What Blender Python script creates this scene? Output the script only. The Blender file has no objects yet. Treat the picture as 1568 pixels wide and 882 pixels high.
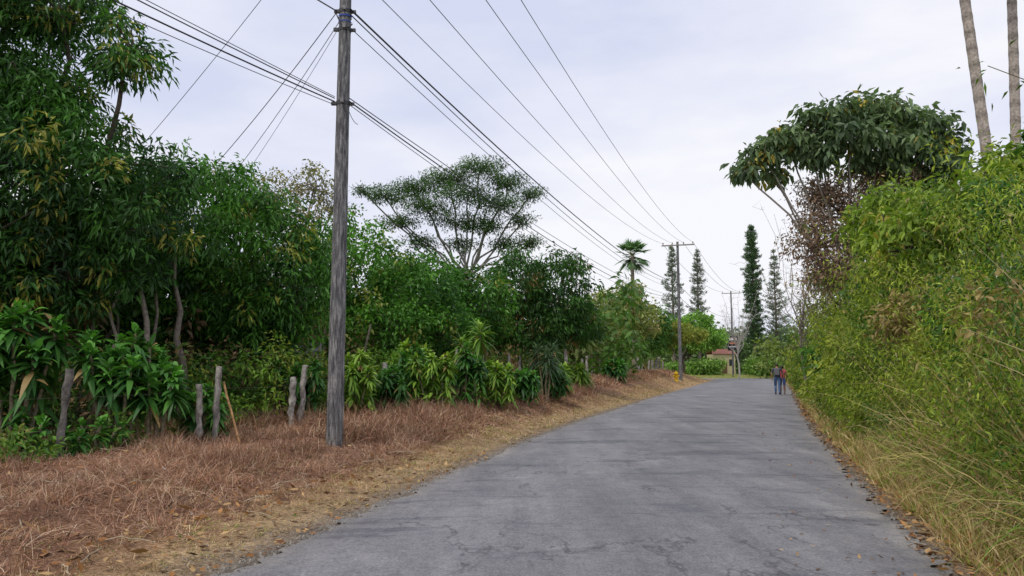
import bpy, math, numpy as np
from mathutils import Vector
rng = np.random.default_rng(11)
scene = bpy.context.scene
R = math.radians
scene.view_settings.view_transform = 'Standard'
scene.view_settings.look = 'None'
scene.view_settings.exposure = 0

# ------------------------------------------------------------ helpers
def norm(a):
    return a / np.maximum(np.linalg.norm(a, axis=-1, keepdims=True), 1e-9)
def sstep(a, b, x):
    t = np.clip((x - a) / (b - a), 0, 1)
    return t * t * (3 - 2 * t)
def pn(x, y, z=0.0, f=1.0, o=0.0):
    x = np.asarray(x) * f; y = np.asarray(y) * f; z = np.asarray(z) * f
    return (np.sin(x * 1.7 + 1.3 * np.sin(y * 1.1 + o) + o) * np.sin(y * 1.9 + 1.1 * np.sin(z * 1.3 + x * .7) + o * 2)
            + .6 * np.sin(x * 3.9 + y * 2.7 + z * 3.1 + o * 3) * np.sin(z * 4.1 - x * 2.3 + y * 3.3 + o)) / 1.6

class MB:
    def __init__(s):
        s.v = []; s.f = []; s.c = []; s.n = 0
    def add(s, v, f, c):
        v = np.asarray(v, float).reshape(-1, 3); f = np.asarray(f, int).reshape(-1, 4)
        c = np.broadcast_to(np.asarray(c, float), (len(v), 3))
        s.v.append(v); s.f.append(f + s.n); s.c.append(c); s.n += len(v)
    def build(s, name, mat, parent=None, smooth=False):
        v = np.concatenate(s.v); f = np.concatenate(s.f); c = np.concatenate(s.c)
        me = bpy.data.meshes.new(name)
        me.vertices.add(len(v)); me.vertices.foreach_set('co', v.astype(np.float32).ravel())
        me.loops.add(len(f) * 4); me.loops.foreach_set('vertex_index', f.astype(np.int32).ravel())
        me.polygons.add(len(f))
        me.polygons.foreach_set('loop_start', np.arange(0, len(f) * 4, 4, dtype=np.int32))
        me.polygons.foreach_set('loop_total', np.full(len(f), 4, dtype=np.int32))
        me.polygons.foreach_set('use_smooth', np.full(len(f), smooth))
        me.update(calc_edges=True)
        at = me.attributes.new('Col', 'FLOAT_COLOR', 'POINT')
        cc = np.ones((len(v), 4), np.float32); cc[:, :3] = np.clip(c, 0, 1)
        at.data.foreach_set('color', cc.ravel())
        me.materials.append(mat)
        ob = bpy.data.objects.new(name, me)
        scene.collection.objects.link(ob)
        if parent: ob.parent = parent
        return ob

def empty(name):
    e = bpy.data.objects.new(name, None)
    scene.collection.objects.link(e)
    return e

UPV = np.array([0, 0, 1.0])
def leaves(mb, P, D, L, W, col, up=1.2, droop=.15):
    N = len(P); D = norm(D)
    Rv = rng.normal(size=(N, 3)) * .8 + UPV * up
    S = norm(np.cross(D, Rv)); Nn = np.cross(S, D)
    L = np.broadcast_to(L, (N,))[:, None]; W = np.broadcast_to(W, (N,))[:, None]
    mid = P + D * L * .42 + Nn * L * .06
    tip = P + D * L - UPV * droop * L
    v = np.stack([P, mid + S * W / 2, tip, mid - S * W / 2], 1)
    f = np.arange(N * 4).reshape(N, 4)
    mb.add(v, f, np.repeat(col, 4, 0) if np.ndim(col) == 2 else col)

def ribbons(mb, P, D, L, W, droop, seg, col, prof=None, tw=.3):
    N = len(P); D = norm(D); t = np.linspace(0, 1, seg + 1)
    if prof is None: prof = np.clip(1.0 - t ** 2, .04, 1)
    L = np.broadcast_to(L, (N,)); W = np.broadcast_to(W, (N,)); droop = np.broadcast_to(droop, (N,))
    S = norm(np.cross(D, UPV + rng.normal(size=(N, 3)) * tw))
    pos = P[:, None] + D[:, None] * (L[:, None] * t)[..., None] - UPV * ((droop * L)[:, None] * t ** 2)[..., None]
    off = S[:, None] * (W[:, None] * prof / 2)[..., None]
    v = np.stack([pos - off, pos + off], 2)
    n = seg + 1
    base = np.arange(N)[:, None] * (n * 2); k = np.arange(seg)[None] * 2
    a = base + k
    f = np.stack([a, a + 1, a + 3, a + 2], -1)
    c = np.repeat(col, n * 2, 0) if np.ndim(col) == 2 else col
    mb.add(v.reshape(-1, 3), f.reshape(-1, 4), c)

def tube(mb, pts, rad, n=7, col=(.2, .17, .14), jit=0):
    pts = np.asarray(pts, float); m = len(pts); rad = np.broadcast_to(rad, (m,))
    T = norm(np.gradient(pts, axis=0))
    ref = np.array([0.31, .95, 0.05]) if abs(T[0][2]) > .7 else UPV
    A = norm(np.cross(T, ref)); B = np.cross(T, A)
    th = np.arange(n) * 2 * math.pi / n
    rr = rad[:, None] * (1 + jit * rng.normal(size=(m, n)))
    v = pts[:, None] + A[:, None] * (rr * np.cos(th))[..., None] + B[:, None] * (rr * np.sin(th))[..., None]
    i = np.arange(m - 1)[:, None] * n; j = np.arange(n)[None]; j2 = (j + 1) % n
    f = np.stack([i + j, i + j2, i + n + j2, i + n + j], -1).reshape(-1, 4)
    v = v.reshape(-1, 3)
    mb.add(v, f, col)
    if n == 8:
        mb.add(v[-n:], [[0, 1, 2, 7], [2, 3, 6, 7], [3, 4, 5, 6]], col if np.ndim(col) == 1 else col[-n:])
def curve_pts(a, b, n=7, bow=(0, 0, 0), wob=0.0):
    a = np.array(a, float); b = np.array(b, float); t = np.linspace(0, 1, n)[:, None]
    p = a + (b - a) * t + np.array(bow) * 4 * t * (1 - t)
    p[1:-1] += rng.normal(size=(n - 2, 3)) * wob
    return p

# ------------------------------------------------------------ materials
def newmat(name):
    m = bpy.data.materials.new(name); m.use_nodes = True
    nt = m.node_tree; b = nt.nodes['Principled BSDF']
    return m, nt, b
def noise(nt, scale, detail=4, rough=.6, vec=None):
    n = nt.nodes.new('ShaderNodeTexNoise'); n.inputs['Scale'].default_value = scale
    n.inputs['Detail'].default_value = detail; n.inputs['Roughness'].default_value = rough
    if vec: nt.links.new(vec, n.inputs['Vector'])
    return n
def ramp(nt, inp, stops):
    r = nt.nodes.new('ShaderNodeValToRGB'); e = r.color_ramp.elements
    while len(e) < len(stops): e.new(.5)
    for i, (p, c) in enumerate(stops):
        e[i].position = p; e[i].color = (*c, 1) if len(c) == 3 else c
    nt.links.new(inp, r.inputs[0]); return r
def mixc(nt, a, b, fac, mode='MIX'):
    m = nt.nodes.new('ShaderNodeMix'); m.data_type = 'RGBA'; m.blend_type = mode
    for s, x in ((6, a), (7, b), (0, fac)):
        if hasattr(x, 'links'): nt.links.new(x, m.inputs[s])
        elif s == 0: m.inputs[0].default_value = x
        else: m.inputs[s].default_value = (*x, 1)
    return m.outputs[2]
def bump(nt, b, h, st, dist=.02):
    bp = nt.nodes.new('ShaderNodeBump'); bp.inputs['Strength'].default_value = st; bp.inputs['Distance'].default_value = dist
    nt.links.new(h, bp.inputs['Height']); nt.links.new(bp.outputs[0], b.inputs['Normal'])
def geo(nt):
    g = nt.nodes.new('ShaderNodeNewGeometry'); return g.outputs['Position']

def leafmat(name, trans=.35, rough=.5, spec=.3, sat=1.0, val=1.0):
    m, nt, b = newmat(name)
    a = nt.nodes.new('ShaderNodeAttribute'); a.attribute_name = 'Col'
    h = nt.nodes.new('ShaderNodeHueSaturation'); h.inputs['Saturation'].default_value = sat; h.inputs['Value'].default_value = val
    nt.links.new(a.outputs['Color'], h.inputs['Color'])
    c = h.outputs[0]
    nt.links.new(c, b.inputs['Base Color']); b.inputs['Roughness'].default_value = rough
    b.inputs['Specular IOR Level'].default_value = spec
    t = nt.nodes.new('ShaderNodeBsdfTranslucent')
    c2 = mixc(nt, c, (1.0, 1.2, .5), 1.0, 'MULTIPLY')
    nt.links.new(c2, t.inputs['Color'])
    mx = nt.nodes.new('ShaderNodeMixShader'); mx.inputs[0].default_value = trans
    nt.links.new(b.outputs[0], mx.inputs[1]); nt.links.new(t.outputs[0], mx.inputs[2])
    nt.links.new(mx.outputs[0], nt.nodes['Material Output'].inputs[0])
    return m
M_leaf = leafmat('leaf', .28, .45, .30, .98, 1.0)
M_grass = leafmat('dry_grass', .15, .8, .1)
def attrmat(name, nscale, lo, hi, rough=.9, bst=.5, bdist=.02):
    m, nt, b = newmat(name)
    a = nt.nodes.new('ShaderNodeAttribute'); a.attribute_name = 'Col'
    p = geo(nt); n = noise(nt, nscale, 6, .65, p)
    r = ramp(nt, n.outputs[0], [(.3, (lo,) * 3), (.7, (hi,) * 3)])
    c = mixc(nt, a.outputs['Color'], r.outputs[0], 1, 'MULTIPLY')
    nt.links.new(c, b.inputs['Base Color']); b.inputs['Roughness'].default_value = rough
    b.inputs['Specular IOR Level'].default_value = .15
    bump(nt, b, n.outputs[0], bst, bdist)
    return m
M_bark = attrmat('bark', 14, .5, 1.5, .9, .8, .03)
M_plain = attrmat('painted', 6, .9, 1.08, .55, .1, .005)
# ground
M_ground, nt, b = newmat('ground_dirt')
a = nt.nodes.new('ShaderNodeAttribute'); a.attribute_name = 'Col'
p = geo(nt)
n1 = noise(nt, 2.2, 8, .7, p); n2 = noise(nt, 28, 5, .7, p); n3 = noise(nt, 110, 2, .6, p)
r1 = ramp(nt, n1.outputs[0], [(.3, (.65, .62, .6)), (.7, (1.3, 1.28, 1.2))])
r2 = ramp(nt, n2.outputs[0], [(.35, (.5, .5, .5)), (.65, (1.4, 1.4, 1.4))])
r3 = ramp(nt, n3.outputs[0], [(.35, (.65, .65, .65)), (.65, (1.25, 1.25, 1.25))])
c = mixc(nt, a.outputs['Color'], r1.outputs[0], 1, 'MULTIPLY')
c = mixc(nt, c, r2.outputs[0], 1, 'MULTIPLY'); c = mixc(nt, c, r3.outputs[0], 1, 'MULTIPLY')
nt.links.new(c, b.inputs['Base Color']); b.inputs['Roughness'].default_value = .95; b.inputs['Specular IOR Level'].default_value = .1
bump(nt, b, n2.outputs[0], .8, .04)
# asphalt
M_road, nt, b = newmat('asphalt')
a = nt.nodes.new('ShaderNodeAttribute'); a.attribute_name = 'Col'
p = geo(nt)
def mapped(vec, scale, rot, loc=(0, 0, 0)):
    mp = nt.nodes.new('ShaderNodeMapping'); nt.links.new(vec, mp.inputs[0]); mp.inputs['Rotation'].default_value = (0, 0, R(rot)); mp.inputs['Scale'].default_value = scale; mp.inputs['Location'].default_value = loc
    return mp.outputs[0]
ns = noise(nt, .75, 10, .74, mapped(p, (.36, 1.25, 1), 12, (3.1, 1.7, 0)))
smear = ramp(nt, ns.outputs[0], [(.535, (1, 1, 1)), (.565, (.80, .805, .83)), (.64, (.60, .61, .65))])
ns2 = noise(nt, 1.1, 9, .75, mapped(p, (.7, .5, 1), 17, (9.1, 4.7, 0)))
light = ramp(nt, ns2.outputs[0], [(.53, (1, 1, 1)), (.64, (1.22, 1.21, 1.17))])
nl = noise(nt, 1.5, 6, .7, mapped(p, (1.0, .10, 1), 17))
lng = ramp(nt, nl.outputs[0], [(.34, (.82, .82, .84)), (.66, (1.18, 1.175, 1.16))])
nb = noise(nt, .45, 7, .7, p)
big = ramp(nt, nb.outputs[0], [(.34, (.84, .84, .86)), (.66, (1.16, 1.15, 1.12))])
nf = noise(nt, 42, 6, .9, p)
fine = ramp(nt, nf.outputs[0], [(.34, (.48, .48, .50)), (.66, (1.52, 1.52, 1.49))])
nm2 = noise(nt, 9, 6, .75, p)
mid = ramp(nt, nm2.outputs[0], [(.34, (.85, .85, .86)), (.66, (1.15, 1.15, 1.14))])
# long thin cracks: a narrow band of a warped noise
nc = noise(nt, .42, 6, .6, mapped(p, (1, .55, 1), 17, (2.2, 8.4, 0)))
crk = ramp(nt, nc.outputs[0], [(.494, (1, 1, 1)), (.4985, (.55, .55, .56)), (.5015, (.55, .55, .56)), (.506, (1, 1, 1))])
cmk = noise(nt, .5, 3, .5, mapped(p, (1, 1, 1), 0, (5, 3, 0)))
cm = ramp(nt, cmk.outputs[0], [(.50, (0, 0, 0)), (.56, (1, 1, 1))])
crk2 = mixc(nt, (1, 1, 1), crk.outputs[0], cm.outputs[0])
c = mixc(nt, a.outputs['Color'], smear.outputs[0], 1, 'MULTIPLY')
for q in (light.outputs[0], lng.outputs[0], big.outputs[0], fine.outputs[0], mid.outputs[0], crk2):
    c = mixc(nt, c, q, 1, 'MULTIPLY')
nt.links.new(c, b.inputs['Base Color']); b.inputs['Roughness'].default_value = .82; b.inputs['Specular IOR Level'].default_value = .25
bump(nt, b, nf.outputs[0], .8, .012)
# concrete pole
M_conc, nt, b = newmat('weathered_concrete')
p = geo(nt)
mp = nt.nodes.new('ShaderNodeMapping'); nt.links.new(p, mp.inputs[0]); mp.inputs['Scale'].default_value = (8, 8, 1.0)
n1 = noise(nt, 3, 8, .72, mp.outputs[0]); n2 = noise(nt, 45, 4, .7, p)
r1 = ramp(nt, n1.outputs[0], [(.36, (.04, .04, .045)), (.5, (.14, .138, .14)), (.63, (.33, .32, .31))])
r2 = ramp(nt, n2.outputs[0], [(.3, (.6, .6, .6)), (.7, (1.3, 1.3, 1.3))])
c = mixc(nt, r1.outputs[0], r2.outputs[0], 1, 'MULTIPLY')
nt.links.new(c, b.inputs['Base Color']); b.inputs['Roughness'].default_value = .9
bump(nt, b, n2.outputs[0], .5, .01)
def flat(name, col, rough=.6, metal=0):
    m, nt, b = newmat(name)
    n = noise(nt, 12, 4, .6, geo(nt))
    r = ramp(nt, n.outputs[0], [(.3, tuple(x * .8 for x in col)), (.7, tuple(min(1, x * 1.15) for x in col))])
    nt.links.new(r.outputs[0], b.inputs['Base Color']); b.inputs['Roughness'].default_value = rough; b.inputs['Metallic'].default_value = metal
    return m
M_wire = flat('cable_black', (.03, .03, .035), .5)

# ------------------------------------------------------------ road edges and terrain
ys = np.arange(-30, 420, 1.0)
def smooth_line(py, px, w=9):
    x = np.interp(ys, py, px); x2 = np.pad(x, w // 2, mode='reflect', reflect_type='odd')
    return np.convolve(x2, np.ones(w) / w, 'valid')
xl_t = smooth_line([-30, 5.66, 14.7, 20.6, 39.4, 78.7, 95, 420], [-11, -2.27, -.05, 1.5, 7.5, 20.6, 26, 130])
xr_t = smooth_line([-30, 5.66, 8.3, 12.2, 18.5, 31.2, 47.7, 100, 420], [-7.5, 3.28, 4.08, 5.36, 7.45, 11.9, 17.9, 36.2, 150])
XL = lambda y: np.interp(y, ys, xl_t)
XR = lambda y: np.interp(y, ys, xr_t)
HL = lambda y: np.interp(y, [0, 5, 13, 22, 40, 60, 80, 92], [.22, .27, .36, .6, .85, 1.15, 1.1, .6])
def hz(x, y):
    x = np.asarray(x, float); y = np.asarray(y, float)
    sl = (XL(y) - x) * .95; sr = (x - XR(y)) * .95
    h = HL(y) * sstep(.25, 3.6, sl) + .6 * sstep(.4, 4, sr) - .03 * sstep(.05, .3, np.maximum(sl, sr)) * (1 - sstep(.3, .9, np.maximum(sl, sr)))
    h = h + sstep(.4, 2.0, np.maximum(sl, sr)) * (.06 * pn(x, y, 0, 1.3) + .035 * pn(x, y, 0, 3.7, 2))
    win = sstep(90, 95, y) * (1 - sstep(104, 109, y))
    h = h * (1 - win)
    h = np.where(y > 104, .5 * sstep(104.5, 109, y), h)
    return h

def axis(segs):
    out = []
    for a, b, d in segs: out.append(np.arange(a, b, d))
    return np.unique(np.concatenate(out))
gx = axis([(-700, -100, 60), (-100, -25, 5), (-25, -10, .5), (-10, 9, .14), (9, 45, .3), (45, 100, 5), (100, 701, 60)])
gy = axis([(-60, 2, 2), (2, 22, .14), (22, 112, .35), (112, 160, 3), (160, 901, 60)])
X, Y = np.meshgrid(gx, gy); Z = hz(X, Y)
V = np.stack([X, Y, Z], -1).reshape(-1, 3)
nx = len(gx); ii = (np.arange(len(gy) - 1)[:, None] * nx + np.arange(nx - 1)[None])
F = np.stack([ii, ii + 1, ii + nx + 1, ii + nx], -1).reshape(-1, 4)
xx = V[:, 0]; yy = V[:, 1]; sl = (XL(yy) - xx) * .95; sr = (xx - XR(yy)) * .95
jit = .35 * pn(xx, yy, 0, 1.7) + .2 * pn(xx, yy, 0, 6, 1)
def zone(s, stops):
    ss = s + jit * sstep(.2, 1, s); c = np.zeros((len(s), 3))
    xs = [q[0] for q in stops]
    for k in range(3): c[:, k] = np.interp(ss, xs, [q[1][k] for q in stops])
    return c
cl = zone(sl, [(0, (.22, .19, .165)), (.3, (.27, .21, .155)), (.6, (.42, .30, .18)), (1.0, (.38, .25, .15)), (1.5, (.29, .165, .11)), (6, (.28, .15, .095)), (9, (.16, .10, .05)), (30, (.09, .09, .03))])
cr = zone(sr, [(0, (.22, .19, .16)), (.3, (.36, .24, .14)), (.8, (.26, .20, .09)), (1.6, (.07, .07, .02)), (30, (.06, .08, .02))])
col = np.where((sl > sr)[:, None], cl, cr)
dry = sstep(35, 60, yy) * (sl > 0) * (sl < 6)
col = col * (1 - dry[:, None] * .6) + np.array([.50, .33, .19]) * dry[:, None] * .6
far = (yy > 105)
col[far] = np.array([.26, .28, .09])
mb = MB(); mb.add(V, F, col)
mb.build('ground', M_ground, smooth=True)

# road
mb = MB()
ry = np.concatenate([np.arange(-28, 2, 1), np.arange(2, 30, .07), np.arange(30, 98.1, .5)])
K = 20
def erag(o):
    return .07 * pn(ry, ry * .3, 0, 3.5, o) + .07 * pn(ry, ry, 0, 9, o + 2) + .10 * pn(ry, 0 * ry, 0, .9, o + 5) + .035 * rng.normal(size=len(ry))
A = XL(ry) + erag(0); B = XR(ry) + erag(3)
t = np.linspace(0, 1, K + 1)
RX = A[:, None] + (B - A)[:, None] * t; RY = np.repeat(ry[:, None], K + 1, 1)
RZ = .02 + .05 * (1 - (2 * t - 1) ** 2)[None] + 0 * RX
V = np.stack([RX, RY, RZ], -1).reshape(-1, 3)
ii = (np.arange(len(ry) - 1)[:, None] * (K + 1) + np.arange(K)[None])
F = np.stack([ii, ii + 1, ii + K + 2, ii + K + 1], -1).reshape(-1, 4)
tt = np.repeat(t[None], len(ry), 0).ravel()
edge = np.exp(-np.minimum(tt, 1 - tt) / .035)
track = .5 + .5 * np.cos(tt * math.pi * 4 + math.pi)
c = np.array([.203, .202, .218]) * (1 + .10 * track[:, None])
c = c * (1 - .4 * edge[:, None]) + np.array([.32, .28, .23]) * .4 * edge[:, None]
mb.add(V, F, c)
mb.build('asphalt_road', M_road, smooth=True)
mb = MB()
cx = np.linspace(-60, 40, 60); cy = np.linspace(96.5, 104, 5)
CX, CY = np.meshgrid(cx, cy)
V = np.stack([CX, CY + 0 * CX, .014 + 0 * CX], -1).reshape(-1, 3)
ii = (np.arange(4)[:, None] * 60 + np.arange(59)[None])
mb.add(V, np.stack([ii, ii + 1, ii + 61, ii + 60], -1).reshape(-1, 4), (.21, .21, .215))
mb.build('crossing_road', M_road)

# ------------------------------------------------------------ dry grass, litter
def scatter_left(n, y0, y1, s0, s1):
    y = rng.uniform(y0, y1, n); s = rng.uniform(s0, s1, n); x = XL(y) - s / .95
    return x, y, s
mb = MB()
C_BR = np.array([[.40, .21, .145], [.30, .165, .115], [.49, .31, .22], [.20, .115, .085], [.58, .43, .31], [.46, .26, .17]])
def tufts(mb, n, y0, y1, s0, s1, blades, hmin, hmax, w, pal, spread=.8, thr=-1, droop=.35):
    x, y, s = scatter_left(n, y0, y1, s0, s1)
    m = pn(x, y, 0, .9, 3) > thr; x = x[m]; y = y[m]
    N = len(x); sz = rng.uniform(hmin, hmax, N) * (1 + .3 * pn(x, y, 0, .5, 1))
    X_ = np.repeat(x, blades); Y_ = np.repeat(y, blades); S_ = np.repeat(sz, blades); M_ = len(X_)
    X_ = X_ + rng.normal(size=M_) * .10 * S_ / .3; Y_ = Y_ + rng.normal(size=M_) * .10 * S_ / .3
    P = np.stack([X_, Y_, hz(X_, Y_) - .01], -1)
    D = np.stack([rng.normal(size=M_) * spread, rng.normal(size=M_) * spread, np.abs(rng.normal(size=M_)) * .6 + .35], -1)
    tone = np.repeat(rng.integers(0, len(pal), N), blades)
    tone = np.where(rng.random(M_) < .5, tone, rng.integers(0, len(pal), M_))
    col = pal[tone] * rng.uniform(.65, 1.3, (M_, 1)) * np.repeat(1 + .25 * pn(x, y, 0, 1.1, 6), blades)[:, None]
    ribbons(mb, P, D, S_ * rng.uniform(.5, 1.2, M_), w, droop, 2, col)
tufts(mb, 3800, 3.5, 14, 1.1, 8, 26, .10, .26, .007, C_BR, 1.2, -1)
tufts(mb, 300, 4, 16, 1.5, 8, 85, .30, .55, .007, C_BR, .6, -.1)
tufts(mb, 420, 4, 16, 1.6, 8, 55, .20, .42, .007, C_BR, .8, .05)
tufts(mb, 3000, 14, 30, 1.3, 7.5, 20, .14, .34, .013, C_BR, 1.1, -1)
tufts(mb, 1100, 13.5, 34, 2.0, 6, 42, .40, .78, .012, C_BR, .6, -.3)
tufts(mb, 2300, 30, 78, 2.4, 7.0, 14, .3, .62, .03, C_BR, .7, -1)
mb.build('dry_grass_verge', M_grass)
mb = MB()
C_ST = np.array([[.58, .42, .24], [.48, .33, .19], [.64, .50, .31], [.38, .24, .14], [.44, .40, .16]])
tufts(mb, 1500, 3.5, 16, .40, 1.4, 16, .06, .14, .007, C_ST, 1.4, -1)
tufts(mb, 800, 3.5, 16, 1.4, 6, 12, .10, .26, .006, C_ST, 1.4, .05)
tufts(mb, 1600, 16, 50, .35, 1.9, 10, .10, .2, .02, C_ST, 1.2, -.6)
tufts(mb, 900, 50, 92, .5, 4.0, 8, .12, .25, .04, C_ST, 1.2, -.6)
C_GR = np.array([[.16, .28, .03], [.30, .36, .06], [.12, .22, .03]])
tufts(mb, 160, 4, 30, .3, 1.4, 14, .06, .14, .009, C_GR, 1.0, .1)
tufts(mb, 130, 5, 22, 3.5, 8, 20, .10, .25, .010, C_GR, 1.0, .1)
mb.build('straw_grass_edge', M_grass)
mb = MB()
def litter(n, y0, y1, s0, s1, side, L, pal):
    y = y0 + (y1 - y0) * rng.random(n) ** 1.5; s = s0 + (s1 - s0) * rng.random(n)
    x = XL(y) - s / .95 if side == 0 else XR(y) + s / .95
    P = np.stack([x, y, np.maximum(hz(x, y), np.where(s < .05, .03, -1)) + rng.uniform(.01, .05, n)], -1)
    D = rng.normal(size=(n, 3)) * [1, 1, .25]
    l = rng.uniform(.6, 1.4, n) * L
    leaves(mb, P, D, l, l * .45, pal[rng.integers(0, len(pal), n)] * rng.uniform(.7, 1.2, (n, 1)), up=2.0, droop=-.1)
C_DL = np.array([[.34, .16, .06], [.46, .24, .10], [.22, .11, .06], [.50, .33, .16], [.14, .08, .05]])
litter(1400, 4, 25, .15, 7, 0, .08, C_DL)
litter(550, 4, 14, .0, 1.6, 0, .09, C_DL)
litter(2600, 4, 30, -.08, .9, 1, .085, C_DL)
litter(110, 5, 18, -1.2, .0, 1, .05, C_DL)
litter(800, 25, 60, -.05, 1.0, 1, .12, C_DL)
litter(26, 6.0, 10, .7, 2.6, 0, .18, np.array([[.36, .20, .10], [.28, .15, .08], [.16, .09, .06]]))
litter(16, 6, 14, .8, 6, 0, .08, np.array([[.65, .65, .65], [.5, .48, .42]]))
mb.build('fallen_leaves', M_grass)
# fallen sticks on the verge
mb = MB()
for k in range(40):
    y = rng.uniform(5, 14); x = float(XL(y)) - rng.uniform(.5, 6); a_ = rng.random() * 6.28; l = rng.uniform(.15, .5)
    z = float(hz(x, y)) + .05
    tube(mb, curve_pts((x, y, z), (x + math.cos(a_) * l, y + math.sin(a_) * l, z + .03), 5, (0, 0, .02), .01), [.006] * 5, 4, (.40, .32, .22))
mb.build('fallen_sticks', M_bark)
mb = MB()
def gravel(n, side):
    y = 3.5 + 26 * rng.random(n) ** 1.6; s = np.abs(rng.normal(size=n)) * .35 - .08
    x = XL(y) - s if side == 0 else XR(y) + s
    r = rng.uniform(.003, .012, n)
    c = np.stack([x, y, np.maximum(hz(x, y), np.where(s < .08, .022, -1)) + r * .3], -1)
    cu = np.array([[-1, -1, -1], [1, -1, -1], [1, 1, -1], [-1, 1, -1], [-.6, -.6, .7], [.6, -.6, .7], [.6, .6, .7], [-.6, .6, .7]])
    v = c[:, None] + (cu[None] * rng.uniform(.6, 1.3, (n, 8, 1))) * r[:, None, None]
    f = np.array([[0, 1, 5, 4], [1, 2, 6, 5], [2, 3, 7, 6], [3, 0, 4, 7], [4, 5, 6, 7]])
    F = (np.arange(n)[:, None, None] * 8 + f[None]).reshape(-1, 4)
    g = rng.uniform(.18, .38, (n, 1))
    mb.add(v.reshape(-1, 3), F, np.repeat(np.hstack([g, g * .91, g * .80]), 8, 0))
gravel(4500, 0); gravel(2000, 1)
mb.build('gravel', M_plain)

# ------------------------------------------------------------ trees
def crown(blobs, spacing, inner=.55):
    out = []; bl = np.array(blobs, float)
    for i, b in enumerate(bl):
        c, r = b[:3], b[3:6]
        area = 4 * math.pi * ((r[0] * r[1]) ** 1.6 / 3 + (r[0] * r[2]) ** 1.6 / 3 + (r[1] * r[2]) ** 1.6 / 3) ** (1 / 1.6)
        n = int(area / spacing ** 2 * 1.5) + 6
        d = norm(rng.normal(size=(n, 3)))
        lump = 1 + .26 * pn(d[:, 0], d[:, 1], d[:, 2], 2.6, i * 1.7) + .16 * pn(d[:, 0], d[:, 1], d[:, 2], 6, i)
        rad = (inner + (1 - inner) * rng.random(n) ** .55) * lump
        p = c + d * r * rad[:, None]
        keep = np.ones(n, bool)
        for j, b2 in enumerate(bl):
            if j != i: keep &= (np.linalg.norm((p - b2[:3]) / b2[3:6], axis=1) > .6)
        keep &= ~((d[:, 1] > .45) & (rng.random(n) < .5))
        out.append(p[keep])
    return np.concatenate(out)

def tree(name, base, fork, blobs, spacing, nl, L, W, pal, tr=.16, clr=.35, droop=.5, bark=(.12, .10, .08), sub=10, inner=.55, up=1.0, limb=.65, brightf=.25):
    root = empty(name)
    mbt = MB(); base = np.array(base, float); fork = np.array(fork, float)
    base[2] = float(hz(base[0], base[1])) - .1
    tube(mbt, curve_pts(base, fork, 8, rng.normal(size=3) * [.15, .15, 0], .04), np.linspace(tr * 1.25, tr * .8, 8), 9, bark, .06)
    C = crown(blobs, spacing, inner)
    for b in blobs:
        bc = np.array(b[:3], float); br = np.array(b[3:6], float)
        tgt = bc - [0, 0, br[2] * .25]
        tube(mbt, curve_pts(fork, tgt, 8, (0, 0, .12 * np.linalg.norm(tgt - fork) * rng.uniform(-.8, .5)), .08), np.linspace(tr * limb, tr * .2, 8), 7, bark, .05)
        dd = np.linalg.norm((C - bc) / br, axis=1); idx = np.where(dd < 1.25)[0]
        if len(idx):
            for k in rng.choice(idx, min(sub, len(idx)), replace=False):
                tube(mbt, curve_pts(tgt + rng.normal(size=3) * .1, C[k], 6, rng.normal(size=3) * .12, .05), np.linspace(tr * .2, .012, 6), 4, bark)
    mbt.build('trunk_and_limbs', M_bark, root, True)
    N = len(C); pal = np.array(pal, float)
    pnv = pn(C[:, 0], C[:, 1], C[:, 2], .9, 1) * .5 + .5
    mixv = np.clip(pnv * .8 + rng.random(N) * .7 - .5 + brightf, 0, 1)
    cc = pal[0] * (1 - mixv[:, None]) + pal[1] * mixv[:, None]
    if len(pal) > 2:
        m = rng.random(N) < .04 + .12 * (pn(C[:, 0], C[:, 1], C[:, 2], .8, 7) > .35)
        cc[m] = pal[2]
    mbl = MB()
    n = (rng.uniform(.6, 1.3, N) * nl).astype(int)
    Cr = np.repeat(C, n, 0); M = len(Cr)
    cl = np.repeat(cc, n, 0) * rng.uniform(.6, 1.4, (M, 1))
    o = norm(rng.normal(size=(M, 3))); rr = rng.random(M) ** .5 * clr
    P = Cr + o * rr[:, None] * [1, 1, .75]
    D = o * .9 + rng.normal(size=(M, 3)) * .5 - UPV * droop
    l = L * rng.uniform(.6, 1.25, M)
    leaves(mbl, P, D, l, W * l / L, cl, up=up, droop=.15)
    mbl.build('foliage', M_leaf, root)
    return root

DK = [(.020, .062, .020), (.080, .23, .024), (.34, .34, .06)]
MD = [(.032, .11, .020), (.13, .34, .03), (.28, .32, .06)]
YG = [(.16, .24, .035), (.36, .38, .07), (.40, .28, .09)]
tree('mango_tree', (-9.6, 15.4, 0), (-9.7, 15.2, 2.3),
     [(-11.8, 14.8, 5.6, 3.2, 3, 2.8), (-8.9, 14, 5.2, 1.9, 2.0, 1.5), (-11.2, 14, 8.6, 2.3, 2, 1.8), (-8.8, 13.8, 8.6, 1.1, 1, .7),
      (-7.35, 13.5, 7.5, .6, .6, .7), (-7.3, 14.2, 4.5, 1.3, 1.3, 1.2), (-10.4, 13.2, 3.8, 2.0, 1.5, 1.1), (-9.3, 14.0, 6.9, 1.0, 1.1, .8), (-8.4, 13.8, 3.4, 1.3, 1.1, .8)],
     .43, 38, .19, .055, DK, .17, .33, .7, sub=12, inner=.5)
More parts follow.
